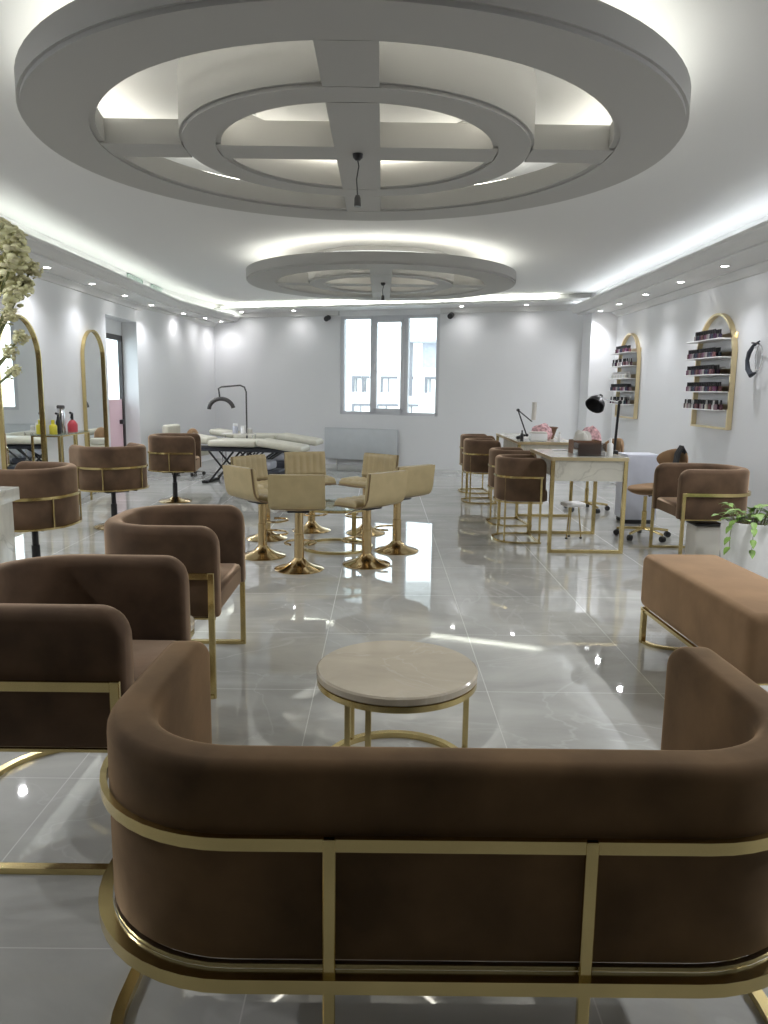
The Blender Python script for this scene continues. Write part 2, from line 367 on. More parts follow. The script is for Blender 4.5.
# downlights
def downlight_proto():
    t = thing('downlight', '', 'downlight', (0, 0, 0))
    link('rim', lathe(BM(), [(.038, -.001), (.052, -.001), (.052, -.006), (.038, -.006), (.036, -.001)], 24), 'white', t)
    link('lens', lathe(BM(), [(0, -.002), (.037, -.002), (.037, -.004), (0, -.004)], 20), 'lamp', t)
    return t
dl = downlight_proto(); used = False
def place_dl(x, y, z, label, group, power=22, col=(1, .98, 1), tilt=0):
    global used
    if not used:
        used = True; dl.location = (x, y, z); dl['label'] = label; dl['group'] = group
    else: dup(dl, (x, y, z), 0, label, group)
    L = bpy.data.lights.new('downlight_beam', 'SPOT'); L.energy = power; L.spot_size = R_(150); L.spot_blend = 1; L.shadow_soft_size = .035; L.color = col
    o = bpy.data.objects.new('downlight_beam', L); C.objects.link(o); o.location = (x, y, z - .02)
    o.rotation_euler = (0, R_(tilt), 0)
PW = 34
LY = [2.2, 3.6, 4.9, 6.2, 7.53, 8.86, 10.2, 11.46, 12.75]
for y in LY: place_dl(XL + .24, y, ZS, 'round recessed downlight in the soffit above the mirror wall', 'downlights over the mirror wall', PW * (2.0 if y < 4.5 else 1), (.95, .96, 1), -28)
place_dl(-3.60, 14.1, ZS, 'round recessed downlight in the soffit above the mirror wall', 'downlights over the mirror wall', 6)
place_dl(-3.42, 15.0, ZS, 'round recessed downlight in the soffit above the mirror wall', 'downlights over the mirror wall', 4)
place_dl(-3.26, 15.7, ZS, 'round recessed downlight in the soffit above the mirror wall', 'downlights over the mirror wall', 9)
for y in [1.9, 3.0, 4.2, 5.4, 6.6, 8.15, 9.33, 10.54, 11.7, 12.7]: place_dl(3.52, y, ZS, 'round recessed downlight in the soffit above the shelf wall', 'downlights over the shelf wall', PW * (2.0 if y < 4.5 else 1), (.95, .96, 1), 28)
for u in (-2.9, -1.75, 1.6, 2.75):
    p = bw(u, -.3); place_dl(p[0], p[1], ZB, 'round recessed downlight in the soffit above the window wall', 'downlights over the window wall', 4)

for y0, lab in ((11.4, 'pale green air grille in the left cove, nearer one'), (12.55 + .0, 'pale green air grille in the left cove, farther one')):
    t = thing('air_vent', lab, 'vent', (XL + .30, y0, 0), 0)
    link('vent_frame', (lambda b: [box(b, 0, .02, a, c, d, e) for a, c, d, e in ((0, .7, 2.92, 2.935), (0, .7, 3.09, 3.105), (0, .015, 2.92, 3.105), (.685, .7, 2.92, 3.105))] and b)(BM()), 'vent', t)
    b = BM()
    for k in range(7): box(b, .002, .012, .015, .685, 2.94 + k * .022, 2.95 + k * .022)
    link('louvre', b, 'vent', t)

for u, lab in ((-1.12, 'small black spotlight high on the far wall left of the window'), (1.35, 'small black spotlight high on the far wall right of the window')):
    p = bw(u, -.06); t = thing('wall_spotlight', lab, 'spotlight', (p[0], p[1], 2.86), ang)
    link('bracket', box(BM(), -.015, .015, 0, .06, -.01, .01), 'black', t)
    link('lamp_head', tube(BM(), [(0, .02, 0), (0, -.1, -.04)], .05, 16), 'black', t)

# outside: a pale building across the street
t = thing('apartment_building', 'pale sunlit building seen through the far window', 'building', (0, 0, 0))
b = BM(); box(b, -9, 9, 34, 40, -6, 4.2); link('wall', b, 'facade', t)
for x0, z0, w, h in ((-1.36, 1.35, .42, .7), (-.92, 1.35, .35, .7), (-.10, 1.35, .75, .7), (1.05, 1.35, .3, .7), (1.85, 1.35, .5, .7), (-1.36, .25, .85, .6), (-.30, .25, 1.0, .6), (1.0, .25, .6, .6), (-4.2, 1.35, .8, .7), (-2.9, 1.35, .8, .7), (3.4, 1.35, .8, .7)):
    b = BM(); box(b, x0, x0 + .12, 33.85, 34.02, z0, z0 + h); box(b, x0 + .12, x0 + w, 33.85, 34.02, z0 + h - .10, z0 + h); box(b, x0 + w * .45, x0 + w * .45 + .05, 33.9, 34.02, z0, z0 + h - .1)  # dark jamb and head strips paint the recess shade; plus a thin mullion
    link('window_recess_shade', b, 'facade_dark', t)
link('balcony_shade', box(BM(), 1.75, 3.2, 33.8, 34.02, 2.45, 3.5), 'facade_shade', t)
link('column', box(BM(), 1.12, 1.30, 33.6, 33.8, 1.2, 3.5), 'facade_dark', t)
link('roof_slab', box(BM(), .95, 4.0, 33.4, 34.0, 3.5, 3.6), 'facade_shade', t)

# ------------------------------------------------------------------ upholstered tub furniture
TOE = 0.0
def upath(W, D, r, inset, nst=10, narc=12, front=0):
    P = upath0(W, D, r, inset, nst, narc, front)
    return [(x, y * (1 - TOE * max(0, (x + D / 2) / D) ** 2), nx, ny) for x, y, nx, ny in P]
def upath0(W, D, r, inset, nst=10, narc=12, front=0):
    """U in plan: front is +x. Returns (x, y, nx, ny)."""
    w = W / 2 - inset; xb = -D / 2 + inset; xf = D / 2 + front; rr = max(r - inset, .02); pts = []
    xs = xb + rr; L = xf - xs
    tq = [0, .004, .012, .022, .035, .05, .065, .08, .1, .13]
    tq = [q for q in tq if q < L * .5] + [L * (.5 + .5 * i / 5) for i in range(5)]
    for q in tq: pts.append((xf - q, -w, 0, -1))
    for i in range(narc + 1):
        a = -PI / 2 - (PI / 2) * i / narc
        pts.append((xs + rr * math.cos(a), -w + rr + rr * math.sin(a), math.cos(a), math.sin(a)))
    if w - rr > .08:
        for i in range(1, nst): pts.append((xb, -(w - rr) + 2 * (w - rr) * i / nst, -1, 0))
    right = [(x, -y, nx, -ny) for x, y, nx, ny in pts if y < -1e-6 or True][:len(tq) + narc + 1]
    return pts + right[::-1]
ROLL = .040
def shell(bm, W, D, r, t, z0, z1, Rc=.09, crown=0):
    path = upath(W, D, r, t / 2)
    ds = [0]
    for a, b2 in zip(path, path[1:]): ds.append(ds[-1] + math.hypot(b2[0] - a[0], b2[1] - a[1]))
    tot = ds[-1]; rings = []
    for (x, y, nx, ny), s in zip(path, ds):
        d = min(s, tot - s)
        q = min(d, Rc); zt = z1 - Rc + math.sqrt(max(0, Rc * Rc - (Rc - q) ** 2)) + crown * math.sin(PI * s / tot)
        e = .03; qe = min(d, e); h = t / 2 - e * .55 + e * .55 * math.sqrt(max(0, 1 - (1 - qe / e) ** 2))
        rt = min(h, ROLL); bb = .012
        pr = [(-h, z0 + bb), (-h + bb, z0), (h - bb, z0), (h, z0 + bb)]
        pr += [(h, z0 + bb + (zt - rt - z0 - bb) * k / 3) for k in (1, 2)]
        pr += [(h - rt + rt * math.cos(a), zt - rt + rt * math.sin(a)) for a in [PI / 2 * k / 5 for k in range(6)]]
        pr += [(-h + rt - rt * math.sin(a), zt - rt + rt * math.cos(a)) for a in [PI / 2 * k / 5 for k in range(6)]]
        pr += [(-h, z0 + bb + (zt - rt - z0 - bb) * k / 3) for k in (2, 1)]
        rings.append([bm.verts.new((x + nx * o, y + ny * o, z)) for o, z in pr])
    n = len(rings[0])
    for a, b2 in zip(rings, rings[1:]):
        for k in range(n): bm.faces.new((a[k], a[(k + 1) % n], b2[(k + 1) % n], b2[k]))
    for q in (rings[0], rings[-1]): bm.faces.new(q)
    return bm
def seat_pad(bm, W, D, r, t, z0, z1, front=-.01, bev=.03):
    path = upath(W, D, r, t + .004, front=front)
    poly = [(x, y) for x, y, _, _ in path]
    lay = [(0, z0), (0, z1 - bev), (.3, z1 - bev * .35), (1, z1)]
    rings = []
    cx = sum(p[0] for p in poly) / len(poly)
    for f, z in lay:
        rings.append([bm.verts.new((cx + (x - cx) * (1 - f * bev / (D / 2)), y * (1 - f * bev / (W / 2)), z)) for x, y in poly])
    n = len(poly)
    for a, b2 in zip(rings, rings[1:]):
        for k in range(n): bm.faces.new((a[k], a[(k + 1) % n], b2[(k + 1) % n], b2[k]))
    bm.faces.new(rings[0]); bm.faces.new(rings[-1]); return bm
def rail(bm, W, D, r, off, z, w, h, front=0):
    return flatbar(bm, [(x, y, z) for x, y, _, _ in upath(W, D, r, -off, front=front)], w, h)
def post(bm, x, y, z0, z1, sx=.012, sy=.03): return box(bm, x - sx / 2, x + sx / 2, y - sy / 2, y + sy / 2, z0, z1, .002, 1)

def make_lounge(name, label, cat, loc, rz, W=.77, D=.72, r=.30, t=.10, z0=.40, z1=.84, zr=.60, zseat=.52, mat='velvet', posts=(), lower=None, group=None, off=.03, bar=.03):
    T = thing(name, label, cat, loc, rz, group)
    link('tub_back', shell(BM(), W, D, r, t, z0, z1), mat, T, 50)
    link('seat_cushion', seat_pad(BM(), W, D, r, t, z0 + .01, zseat), mat, T, 50)
    link('piping', rail(BM(), W, D, r, -.004, z0 - .004, .012, .010, -.01), 'chrome' if lower else 'gold', T)
    link('rail', rail(BM(), W, D, r, off - .012, zr, .014, bar, -.02), 'gold', T)
    yy = W / 2 + off - .012
    link('floor_loop', rail(BM(), W, D, r, off - .012, .011, .03, .02, -.02), 'gold', T)
    if lower: link('lower_rail', rail(BM(), W, D, r, off - .005, lower, .03, .03, -.02), 'gold', T)
    for s in (-1, 1): link('leg', post(BM(), D / 2 - .025, s * yy * (1 - TOE * .9), .0, zr + bar / 2 + .001, .03, .018), 'gold', T)
    for py in posts: link('post', post(BM(), -D / 2 - off + .008, py, .02, zr + bar / 2, .014, .024), 'gold', T)
    return T

# the near two-seater, its back to us, facing down the room
TOE = .02; ROLL = .030
make_lounge('tub_sofa', 'brown velvet two-seat tub sofa in front, back turned with gold rails', 'sofa', (.172, 1.72, 0), PI / 2,
            W=1.555, D=.78, r=.32, t=.106, z0=.385, z1=.80, zr=.65, zseat=.44, posts=(-.235, .262), lower=.362, off=.024, bar=.026, mat='velvet_sofa')
TOE = 0.0; ROLL = .040
make_lounge('tub_chair', 'brown velvet tub armchair at the left edge, nearest of the two', 'armchair', (-1.115, 2.58, 0), 0, W=.80, D=.70, zr=.61)
make_lounge('tub_chair', 'brown velvet tub armchair facing right behind the nearest armchair', 'armchair', (-1.09, 3.92, 0), 0, D=.62, zr=.61)
make_lounge('tub_chair', 'brown velvet tub armchair against the right wall beside the potted plant', 'armchair', (2.97, 6.93, 0), PI, W=.70, D=.70, zr=.62, mat='velvet')

# nail table chairs: the same tub on four slim legs with a round floor hoop
def nail_chair(loc, rz, label):
    W, D, r, t = .52, .46, .22, .07
    T = thing('tub_stool_chair', label, 'chair', loc, rz, 'brown chairs along the nail tables')
    link('tub_back', shell(BM(), W, D, r, t, .42, .85, .07), 'velvet', T, 50)
    link('seat_cushion', seat_pad(BM(), W, D, r, t, .42, .54, .03), 'velvet', T, 50)
    link('rail', rail(BM(), W, D, r, .003, .66, .012, .022, -.03), 'gold', T)
    link('lower_rail', rail(BM(), W, D, r, .003, .41, .012, .018, -.03), 'gold', T)
    link('floor_loop', rail(BM(), W, D, r, .003, .01, .02, .018, -.03), 'gold', T)
    link('stretcher', flatbar(BM(), [(D / 2 - .05, -W / 2 - .01, .01), (D / 2 - .05, W / 2 + .01, .01)], .02, .018), 'gold', T)
    for s in (-1, 1):
        link('leg', post(BM(), D / 2 - .05, s * (W / 2 + .008), 0, .67, .02, .012), 'gold', T)
        link('leg', post(BM(), -D / 2 + .075, s * (W / 2 - .07), 0, .67, .018, .018), 'gold', T)
    return T
nail_chair((1.385, 7.66, 0), .02, 'brown tub chair at the near nail table, closest to us')
nail_chair((1.46, 8.62, 0), .12, 'brown tub chair second from the front along the nail tables')
nail_chair((1.34, 10.30, 0), .03, 'brown tub chair third from the front along the nail tables')
nail_chair((1.40, 11.30, 0), .1, 'brown tub chair farthest along the nail tables by the window wall')

# styling chairs on pedestals before the mirrors
def styling_chair(loc, rz, label):
    W, D, r, t = .70, .62, .30, .085
    T = thing('styling_chair', label, 'salon chair', loc, rz, 'brown styling chairs before the mirrors')
    link('tub_back', shell(BM(), W, D, r, t, .42, .88, .07), 'velvet', T, 50)
    link('seat_cushion', seat_pad(BM(), W, D, r, t, .42, .58), 'velvet', T, 50)
    link('rail', rail(BM(), W, D, r, .004, .66, .018, .022, -.02), 'gold', T)
    link('lower_rail', rail(BM(), W, D, r, .004, .43, .03, .016, -.02), 'gold', T)
    b = BM()
    for (x, y, nx, ny) in [upath(W, D, r, -.012)[k] for k in (15, 23, -24, -16)]: link('upright', tube(BM(), [(x, y, .43), (x, y, .66)], .007, 8), 'gold', T)
    b.free()
    link('underseat_plate', box(BM(), -.14, .14, -.12, .12, .385, .42, .005), 'black', T)
    link('lift_lever', tube(BM(), [(0, -.03, .39), (.0, -.2, .385), (.03, -.27, .37)], .008, 8), 'black', T)
    link('column', lathe(BM(), [(0, .01), (.032, .01), (.032, .25), (.024, .255), (.024, .40), (0, .40)], 20), 'black', T)
    link('base', lathe(BM(), [(0, 0), (.21, 0), (.215, .01), (.19, .02), (.08, .035), (.045, .06), (0, .06)], 40), 'gold2', T)
    return T
styling_chair((-2.72, 5.88, 0), PI - .10, 'brown styling chair beside the marble counter, nearest of the three')
styling_chair((-2.86, 8.05, 0), PI * .72, 'brown styling chair before the second arched mirror, middle of the three')
styling_chair((-2.72, 9.95, 0), .12, 'brown styling chair on a black pedestal near the massage beds')

# round low tables
def round_table(loc, label, R, zt, top_mat, base_r, angs, edge='tabletop', thick=.036):
    T = thing('coffee_table', label, 'table', loc)
    link('tabletop', lathe(BM(), [(0, zt - thick), (R - .01, zt - thick), (R, zt - thick + .008), (R, zt - .006), (R - .008, zt), (0, zt)], 72), top_mat, T)
    link('top_rim', flatbar(BM(), circle(R - .012, zt - thick - .011, 64), .02, .022, True), 'gold', T)
    link('base_ring', flatbar(BM(), circle(base_r, .012, 64), .028, .024, True), 'gold', T)
    for a in angs:
        x, y = base_r * math.cos(R_(a)), base_r * math.sin(R_(a))
        link('leg', box(BM(), x - .011, x + .011, y - .011, y + .011, .02, zt - thick - .02, .002, 1), 'gold', T)
    return T
round_table((.070, 2.84, 0), 'round beige marble coffee table on a gold ring base before the sofa', .315, .43, 'tabletop', .285, (230, 10, 130, -10 + 0, 245)[0:3] + (248,))
round_table((-1.08, 3.26, 0), 'small round beige side table between the two left armchairs', .25, .46, 'tabletop', .20, (45, 165, 285))
round_table((-.42, 7.12, 0), 'round glass-topped low table ringed by the beige bar stools', .36, .42, 'glasstop', .33, (60, 180, 300), thick=.012)

# bench on the right
T = thing('upholstered_bench', 'long tan velvet bench on gold legs at the right', 'bench', (1.84, 3.90, 0), R_(2.0))
link('seat_cushion', box(BM(), -.235, .235, -.68, .62, .21, .54, .05, 4), 'velvet2', T, 50)
link('frame_rail', flatbar(BM(), [(-.225, -.62, .205), (-.225, .57, .205), (.225, .57, .205), (.225, -.62, .205)], .02, .02, True), 'gold', T)
for y0 in (.54, -.60):
    for s in (-1, 1): link('leg', post(BM(), s * .225, y0, 0, .205, .03, .035), 'gold', T)
    arc = [(.225 * math.cos(PI * i / 14), y0 - (.16 if y0 > 0 else -.16) * math.sin(PI * i / 14), .01) for i in range(15)]
    link('floor_hoop', flatbar(BM(), arc, .025, .016), 'gold', T)

# ------------------------------------------------------------------ beige bar stools
def make_stool():
    T = thing('bar_stool', '', 'bar stool', (0, 0, 0), 0, 'beige bar stools in a ring')
    # the profile in x-z (front +x): seat then a swept-up back
    prof = [(.20, .515), (.17, .525), (.05, .53), (-.08, .528), (-.14, .535), (-.18, .555), (-.205, .60), (-.215, .66), (-.225, .74), (-.235, .82)]
    def strip(bm, prof, th, w, ribs=0, mi=0, edge=0):
        P = [Vector((x, 0, z)) for x, z in prof]; NY = 8 * ribs if ribs else 2; rows = []
        for i, p in enumerate(P):
            t = (P[min(i + 1, len(P) - 1)] - P[max(i - 1, 0)]).normalized(); nrm = Vector((t.z, 0, -t.x))
            inn, out = [], []
            for k in range(NY + 1):
                y = -w / 2 + w * k / NY; d = th * (.8 + .2 * abs(math.sin(PI * ribs * k / NY))) if ribs else th
                if i in (0, len(P) - 1): d *= .6
                if k in (0, NY): d *= .55
                inn.append(bm.verts.new(p + nrm * d + Vector((0, y, 0)))); out.append(bm.verts.new(p + Vector((0, y, 0))))
            rows.append(inn + out[::-1])
        n = len(rows[0])
        for a, b2 in zip(rows, rows[1:]):
            for k in range(n): bm.faces.new((a[k], a[(k + 1) % n], b2[(k + 1) % n], b2[k]))
        for q in (rows[0], rows[-1]): bm.faces.new(q)
        return bm
    def dens(pr, n=26):
        out = []
        L = [0]
        for a, b2 in zip(pr, pr[1:]): L.append(L[-1] + math.hypot(b2[0] - a[0], b2[1] - a[1]))
        for i in range(n + 1):
            s = L[-1] * i / n
            for j in range(len(pr) - 1):
                if s <= L[j + 1] + 1e-9:
                    f = (s - L[j]) / (L[j + 1] - L[j]); out.append((pr[j][0] + (pr[j + 1][0] - pr[j][0]) * f, pr[j][1] + (pr[j + 1][1] - pr[j][1]) * f)); break
        return out
    full = dens(prof, 28)
    # note: normal (t.z, -t.x) points to the sitter's side for this direction of travel -> flip for seat
    link('shell', strip(BM(), full, -.022, .43), 'shell', T, 50)
    link('seat_pad', strip(BM(), full[1:13], -.0 + .055, .43, 5), 'beige', T, 60) 
    link('back_pad', strip(BM(), full[17:], .04, .44, 6), 'beige', T, 60)
    link('back_cover', strip(BM(), [(x - .022, z) for x, z in full[15:]], -.012, .45), 'beige', T, 50)
    link('swivel_plate', box(BM(), -.09, .09, -.09, .09, .49, .53 - .008, .004), 'black', T)
    link('column', lathe(BM(), [(0, .02), (.041, .02), (.041, .30), (.036, .302), (.036, .49), (0, .49)], 24), 'gold2', T)
    link('base', lathe(BM(), [(0, 0), (.205, 0), (.208, .006), (.19, .015), (.12, .035), (.07, .065), (.045, .095), (.036, .11), (0, .11)], 48), 'gold2', T)
    fr_ = [(.03, -.0, .20)] + [(.13 + .11 * math.cos(a), .13 * math.sin(a), .20) for a in [(-PI * .8 + 1.6 * PI * i / 20) for i in range(21)]] 
    link('footrest', tube(BM(), [(.034 if i in (0, len(fr_) - 2) else x, y, z) for i, (x, y, z) in enumerate(fr_[1:])], .010, 10), 'gold2', T)
    link('lift_lever', tube(BM(), [(.0, .05, .49), (0, .16, .485), (.01, .21, .475)], .005, 8), 'chrome', T)
    return T
spots = [(-.68, 6.22, 92, 'beige bar stool in front of the ring, back square to us'),
         (-.12, 6.42, 137, 'beige bar stool right of the front one, turned leftwards'),
         (-1.06, 6.70, 42, 'beige bar stool at the left of the ring, seat facing right'),
         (-1.15, 7.52, -35, 'beige bar stool at back left of the ring showing ribbed backrest'),
         (-.74, 7.98, -68, 'beige bar stool at the back of the ring behind the front stool'),
         (-.16, 7.87, -130, 'beige bar stool at back right of the ring with ribbed backrest facing us'),
         (.15, 7.0, 132, 'beige bar stool at the far right of the ring, back outward')]
st = make_stool()
for i, (x, y, a, lab) in enumerate(spots):
    if i == 0: st.location = (x, y, 0); st.rotation_euler = (0, 0, R_(a)); st['label'] = lab
    else: dup(st, (x, y, 0), R_(a), lab)

# ------------------------------------------------------------------ nail tables
def nail_table(loc, L, label, W=.71, zt=.90):
    T = thing('nail_table', label, 'table', loc, 0)
    link('tabletop', box(BM(), 0, W, 0, L, zt - .02, zt, .003, 1), 'cmarble', T)
    b = BM(); box(b, .03, W - .03, .015, .03, zt - .22, zt - .02); link('apron', b, 'cmarble', T)
    link('apron', box(BM(), .10, .116, .03, L - .03, zt - .22, zt - .02), 'cmarble', T)
    for x0, x1 in ((0, .035), (W - .035, W)):
        for y0, y1 in ((0, .035), (L - .035, L)): link('leg', box(BM(), x0, x1, y0, y1, 0, zt - .02, .002, 1), 'gold', T)
    for y0 in (0, L - .035): link('foot_bar', box(BM(), .035, W - .035, y0, y0 + .035, .0, .03, .002, 1), 'gold', T)
    b = BM()
    for q in ((-.004, W + .004, -.004, .0), (-.004, W + .004, L, L + .004), (-.004, 0, 0, L), (W, W + .004, 0, L)): box(b, q[0], q[1], q[2], q[3], zt - .03, zt + .001)
    link('edge_trim', b, 'palegold', T)
    return T
nail_table((1.565, 6.98, 0), 1.0, 'marble nail table with gold legs, nearest one with the black lamp')
nail_table((1.62, 9.05, 0), 1.75, 'marble nail table with gold frame behind the nearest one', W=.68)
ZT = .901
def desk_lamp(loc, rz, label, pts, shade_at, shade_dir, tube_type=False):
    T = thing('desk_lamp', label, 'lamp', loc, rz)
    link('clamp_base', box(BM(), -.03, .03, -.035, .035, 0, .035, .006), 'black', T)
    link('pole', tube(BM(), [(0, 0, .03), pts[0]], .013, 10), 'black', T)
    for a, c in zip(pts, pts[1:]):
        v = Vector(c) - Vector(a); s = Vector((0, .018, 0))
        for k in (-1, 1): link('arm_bar', tube(BM(), [Vector(a) + s * k, Vector(c) + s * k], .006, 8), 'black' if tube_type else 'chrome', T)
        link('joint', tube(BM(), [Vector(a) - Vector((0, .03, 0)), Vector(a) + Vector((0, .03, 0))], .018, 12), 'black', T)
    d = Vector(shade_dir).normalized(); p = Vector(shade_at)
    if tube_type: link('light_tube', tube(BM(), [p, p + d * .22], .03, 12), 'offwhite', T)
    else:
        rot = Vector((0, 0, -1)).rotation_difference(d).to_matrix()
        b = lathe(BM(), [(0, .05), (.02, .05), (.025, .02), (.05, 0), (.085, -.05), (.095, -.10), (.09, -.10), (.08, -.05), (.045, -.005), (0, 0)], 28)
        for v in b.verts: v.co = p + rot @ v.co
        link('lamp_shade', b, 'black', T)
    return T
desk_lamp((2.28, 7.45, ZT), 0, 'black adjustable desk lamp at the back of the nearest nail table', [(.02, 0, .50), (-.14, 0, .53)], (-.18, 0, .53), (-.45, -.45, -.55))
desk_lamp((1.72, 9.6, ZT), 0, 'dark folding lamp with a pale upright tube on the far nail table', [(.10, 0, .05), (-.02, 0, .36), (.16, .0, .22)], (.18, 0, .24), (.02, 0, 1), True)
def acrylic_box(loc, label):
    T = thing('makeup_organizer', label, 'organizer', loc, 0)
    w, d, h = .26, .18, .12; b = BM()
    for q in ((0, w, 0, .004), (0, w, d - .004, d), (0, .004, 0, d), (w - .004, w, 0, d)): box(b, q[0], q[1], q[2], q[3], 0, h)
    box(b, 0, w, 0, d, 0, .004); link('case', b, 'clear', T)
    link('divider', box(BM(), .004, w - .004, d / 2, d / 2 + .003, .004, h - .02), 'clear', T)
    return T
acrylic_box((1.84, 7.12, ZT), 'clear acrylic organizer on the near end of the nail table')
def wavy(name, mat, loc, sx, sy, sz, label, cat, seed=1):
    b = BM(); bmesh.ops.create_icosphere(b, subdivisions=3, radius=1); rnd = random.Random(seed)
    ph = [rnd.uniform(0, 6) for _ in range(6)]
    for v in b.verts:
        k = 1 + .12 * math.sin(5 * v.co.x + ph[0]) * math.cos(4 * v.co.y + ph[1]) + .08 * math.sin(9 * v.co.y + ph[2] + 3 * v.co.x)
        v.co = Vector((v.co.x * sx * k, v.co.y * sy * k, max(-.55, v.co.z) * sz * k + .55 * sz))
    zmin = min(v.co.z for v in b.verts)
    for v in b.verts: v.co.z -= zmin
    o = link(name, b, mat); o.location = loc; return tag(o, label, cat)
T = thing('storage_basket', 'brown woven box on the nearest nail table holding bagged supplies', 'box', (1.86, 7.38, ZT), 0)
b = BM(); w, d, h = .27, .2, .13
for q in ((0, w, 0, .012), (0, w, d - .012, d), (0, .012, .012, d - .012), (w - .012, w, .012, d - .012)): box(b, q[0], q[1], q[2], q[3], .01, h)
link('basket_wall', b, 'wicker', T); link('basket_floor', box(BM(), 0, w, 0, d, 0, .01), 'wicker', T)
wavy('plastic_bag', 'offwhite', (1.97, 7.48, ZT + .011), .09, .06, .13, 'crumpled white bag in the brown box on the nail table', 'bag', 3)
wavy('folded_towel', 'towel', (2.13, 7.78, ZT), .11, .08, .15, 'red and white cloth heaped beside the black lamp', 'towel', 5)
def bottle(name, loc, label, cat, r, h, body='white', cap='black', caph=.25, group=None, neck=.4, n=16):
    T = thing(name, label, cat, loc, 0, group); hb = h * (1 - caph)
    link('body', lathe(BM(), [(0, 0), (r * .95, 0), (r, h * .02), (r, hb * .82), (r * .85, hb * .92), (r * neck, hb), (0, hb)], n), body, T)
    link('cap', lathe(BM(), [(0, hb + .0002), (r * neck * 1.15, hb + .0002), (r * neck * 1.15, h * .97), (r * neck * .9, h), (0, h)], n), cap, T)
    return T
bottle('dispenser_bottle', (2.15, 7.16, ZT), 'white bottle on the near end of the nearest nail table', 'bottle', .03, .17, 'white', 'white')
bottle('dispenser_bottle', (1.69, 9.2, ZT), 'small black-capped bottle on the left corner of the far nail table', 'bottle', .02, .13, 'black', 'black')
bottle('dispenser_bottle', (2.13, 9.15, ZT), 'slim white bottle on the far nail table beside the basket', 'bottle', .022, .12, 'white', 'offwhite')
wavy('folded_towel', 'towel', (1.98, 9.45, ZT), .12, .1, .12, 'pink and white cloth on the far nail table', 'towel', 9)
T = thing('storage_basket', 'brown basket standing on the far nail table', 'basket', (2.08, 9.7, ZT), 0)
b = BM(); lathe(b, [(.10, 0), (.14, .13), (.15, .14), (.14, .14), (.13, .13), (.095, .01), (0, .01), (0, 0), (.10, 0)][0:7] , 28); link('basket_body', b, 'wicker', T)
link('basket_rim', tube(BM(), circle(.148, .142, 32), .008, 8, True), 'wicker', T)
T = thing('storage_case', 'white boxy steriliser on the far nail table beneath the tube lamp', 'box', (1.80, 9.2, ZT), 0)
link('case_body', box(BM(), 0, .2, 0, .16, 0, .09, .01), 'white', T); link('case_lid', box(BM(), .005, .195, .005, .155, .091, .11, .006), 'offwhite', T)
T = thing('paper_card', 'white card standing on the near half of the nearest nail table', 'card', (1.78, 7.75, ZT), .3)
link('sheet', box(BM(), 0, .15, 0, .10, 0, .008, .001, 1), 'white', T)

# rolling chairs of the nail tables
def star_base(T, n=5, R=.27, z=.09, mat='gold', wheel=True):
    link('column', lathe(BM(), [(0, z), (.025, z), (.025, .28), (.018, .285), (.018, .44), (0, .44)], 16), mat, T)
    for k in range(n):
        a = 2 * PI * k / n + .3; c, s = math.cos(a), math.sin(a)
        f = link('base_arm', tube(BM(), [(0.02 * c, .02 * s, z + .01), (R * .6 * c, R * .6 * s, z), (R * c, R * s, z - .015)], .014, 8), mat, T)
        if wheel: link('castor', tube(BM(), [(R * c - .02 * s, R * s + .02 * c, .032), (R * c + .02 * s, R * s - .02 * c, .032)], .030, 14), 'rubber', T)
def saddle_chair(loc, rz, label, back=True):
    T = thing('saddle_chair', label, 'chair', loc, rz, 'rolling saddle chairs behind the nail tables')
    star_base(T)
    b = BM(); bmesh.ops.create_uvsphere(b, u_segments=28, v_segments=16, radius=1)
    for v in b.verts:
        x, y, z = v.co; v.co = Vector((x * .21, y * (.19 - .04 * x), .53 + z * .045 + .06 * x * x * (1 if x < 0 else .3) + .03 * y * y - .035))
    link('saddle_seat', b, 'velvet2', T, 60)
    if back:
        link('back_support', tube(BM(), [(-.05, 0, .44), (-.30, 0, .47), (-.45, 0, .56), (-.44, 0, .70)], .012, 8), 'black', T)
        b = BM(); bmesh.ops.create_uvsphere(b, u_segments=24, v_segments=14, radius=1)
        for v in b.verts: x, y, z = v.co; v.co = Vector((-.43 + x * .035 + .10 * y * y, y * .21, .80 + z * .12))
        link('backrest', b, 'velvet2', T, 60)
    return T
saddle_chair((2.74, 7.80, 0), PI + .45, 'tan saddle chair with gold castor base beside the nearest nail table')
saddle_chair((2.62, 9.6, 0), PI + .3, 'tan saddle chair whose castors show through under the nail table')
o = link('dark_jacket', (lambda b: [tube(b, [(.0, dx, .0), (.02, dx + .02, .13), (.06, dx + .03, .20), (.10, dx + .04, .13), (.11, dx + .05, .02)], .018, 8) for dx in (-.04, 0, .04)] and b)(BM()), 'black')
o.location = (3.05, 7.86, .745); tag(o, 'dark straps slung over the back of the saddle chair by the wall', 'bag')
T = thing('leg_rest_stool', 'small white cushion on thin gold legs under the nearest nail table', 'footrest', (1.98, 7.75, 0), .2)
link('cushion', box(BM(), -.11, .11, -.08, .08, .33, .375, .018, 3), 'white', T)
for x, y in ((-.08, -.05), (.08, -.05), (.0, .06)): link('leg', tube(BM(), [(x * .6, y * .6, .335), (x, y, .012)], .007, 8), 'gold', T); link('foot', lathe(BM(), [(0, 0), (.014, 0), (.014, .014), (0, .014)], 10, x, y), 'rubber', T)
T = thing('side_cabinet', 'blue-grey flat-fronted cabinet between the nail table and the right wall', 'cabinet', (2.79, 8.62, 0), 0)
link('carcass', box(BM(), 0, .37, 0, .35, .05, .80, .004), 'cabinet', T); link('front_panel', box(BM(), .005, .365, -.012, -.001, .07, .79, .003), 'cabinet', T)
link('plinth', box(BM(), .02, .35, .03, .33, 0, .05), 'rubber', T)
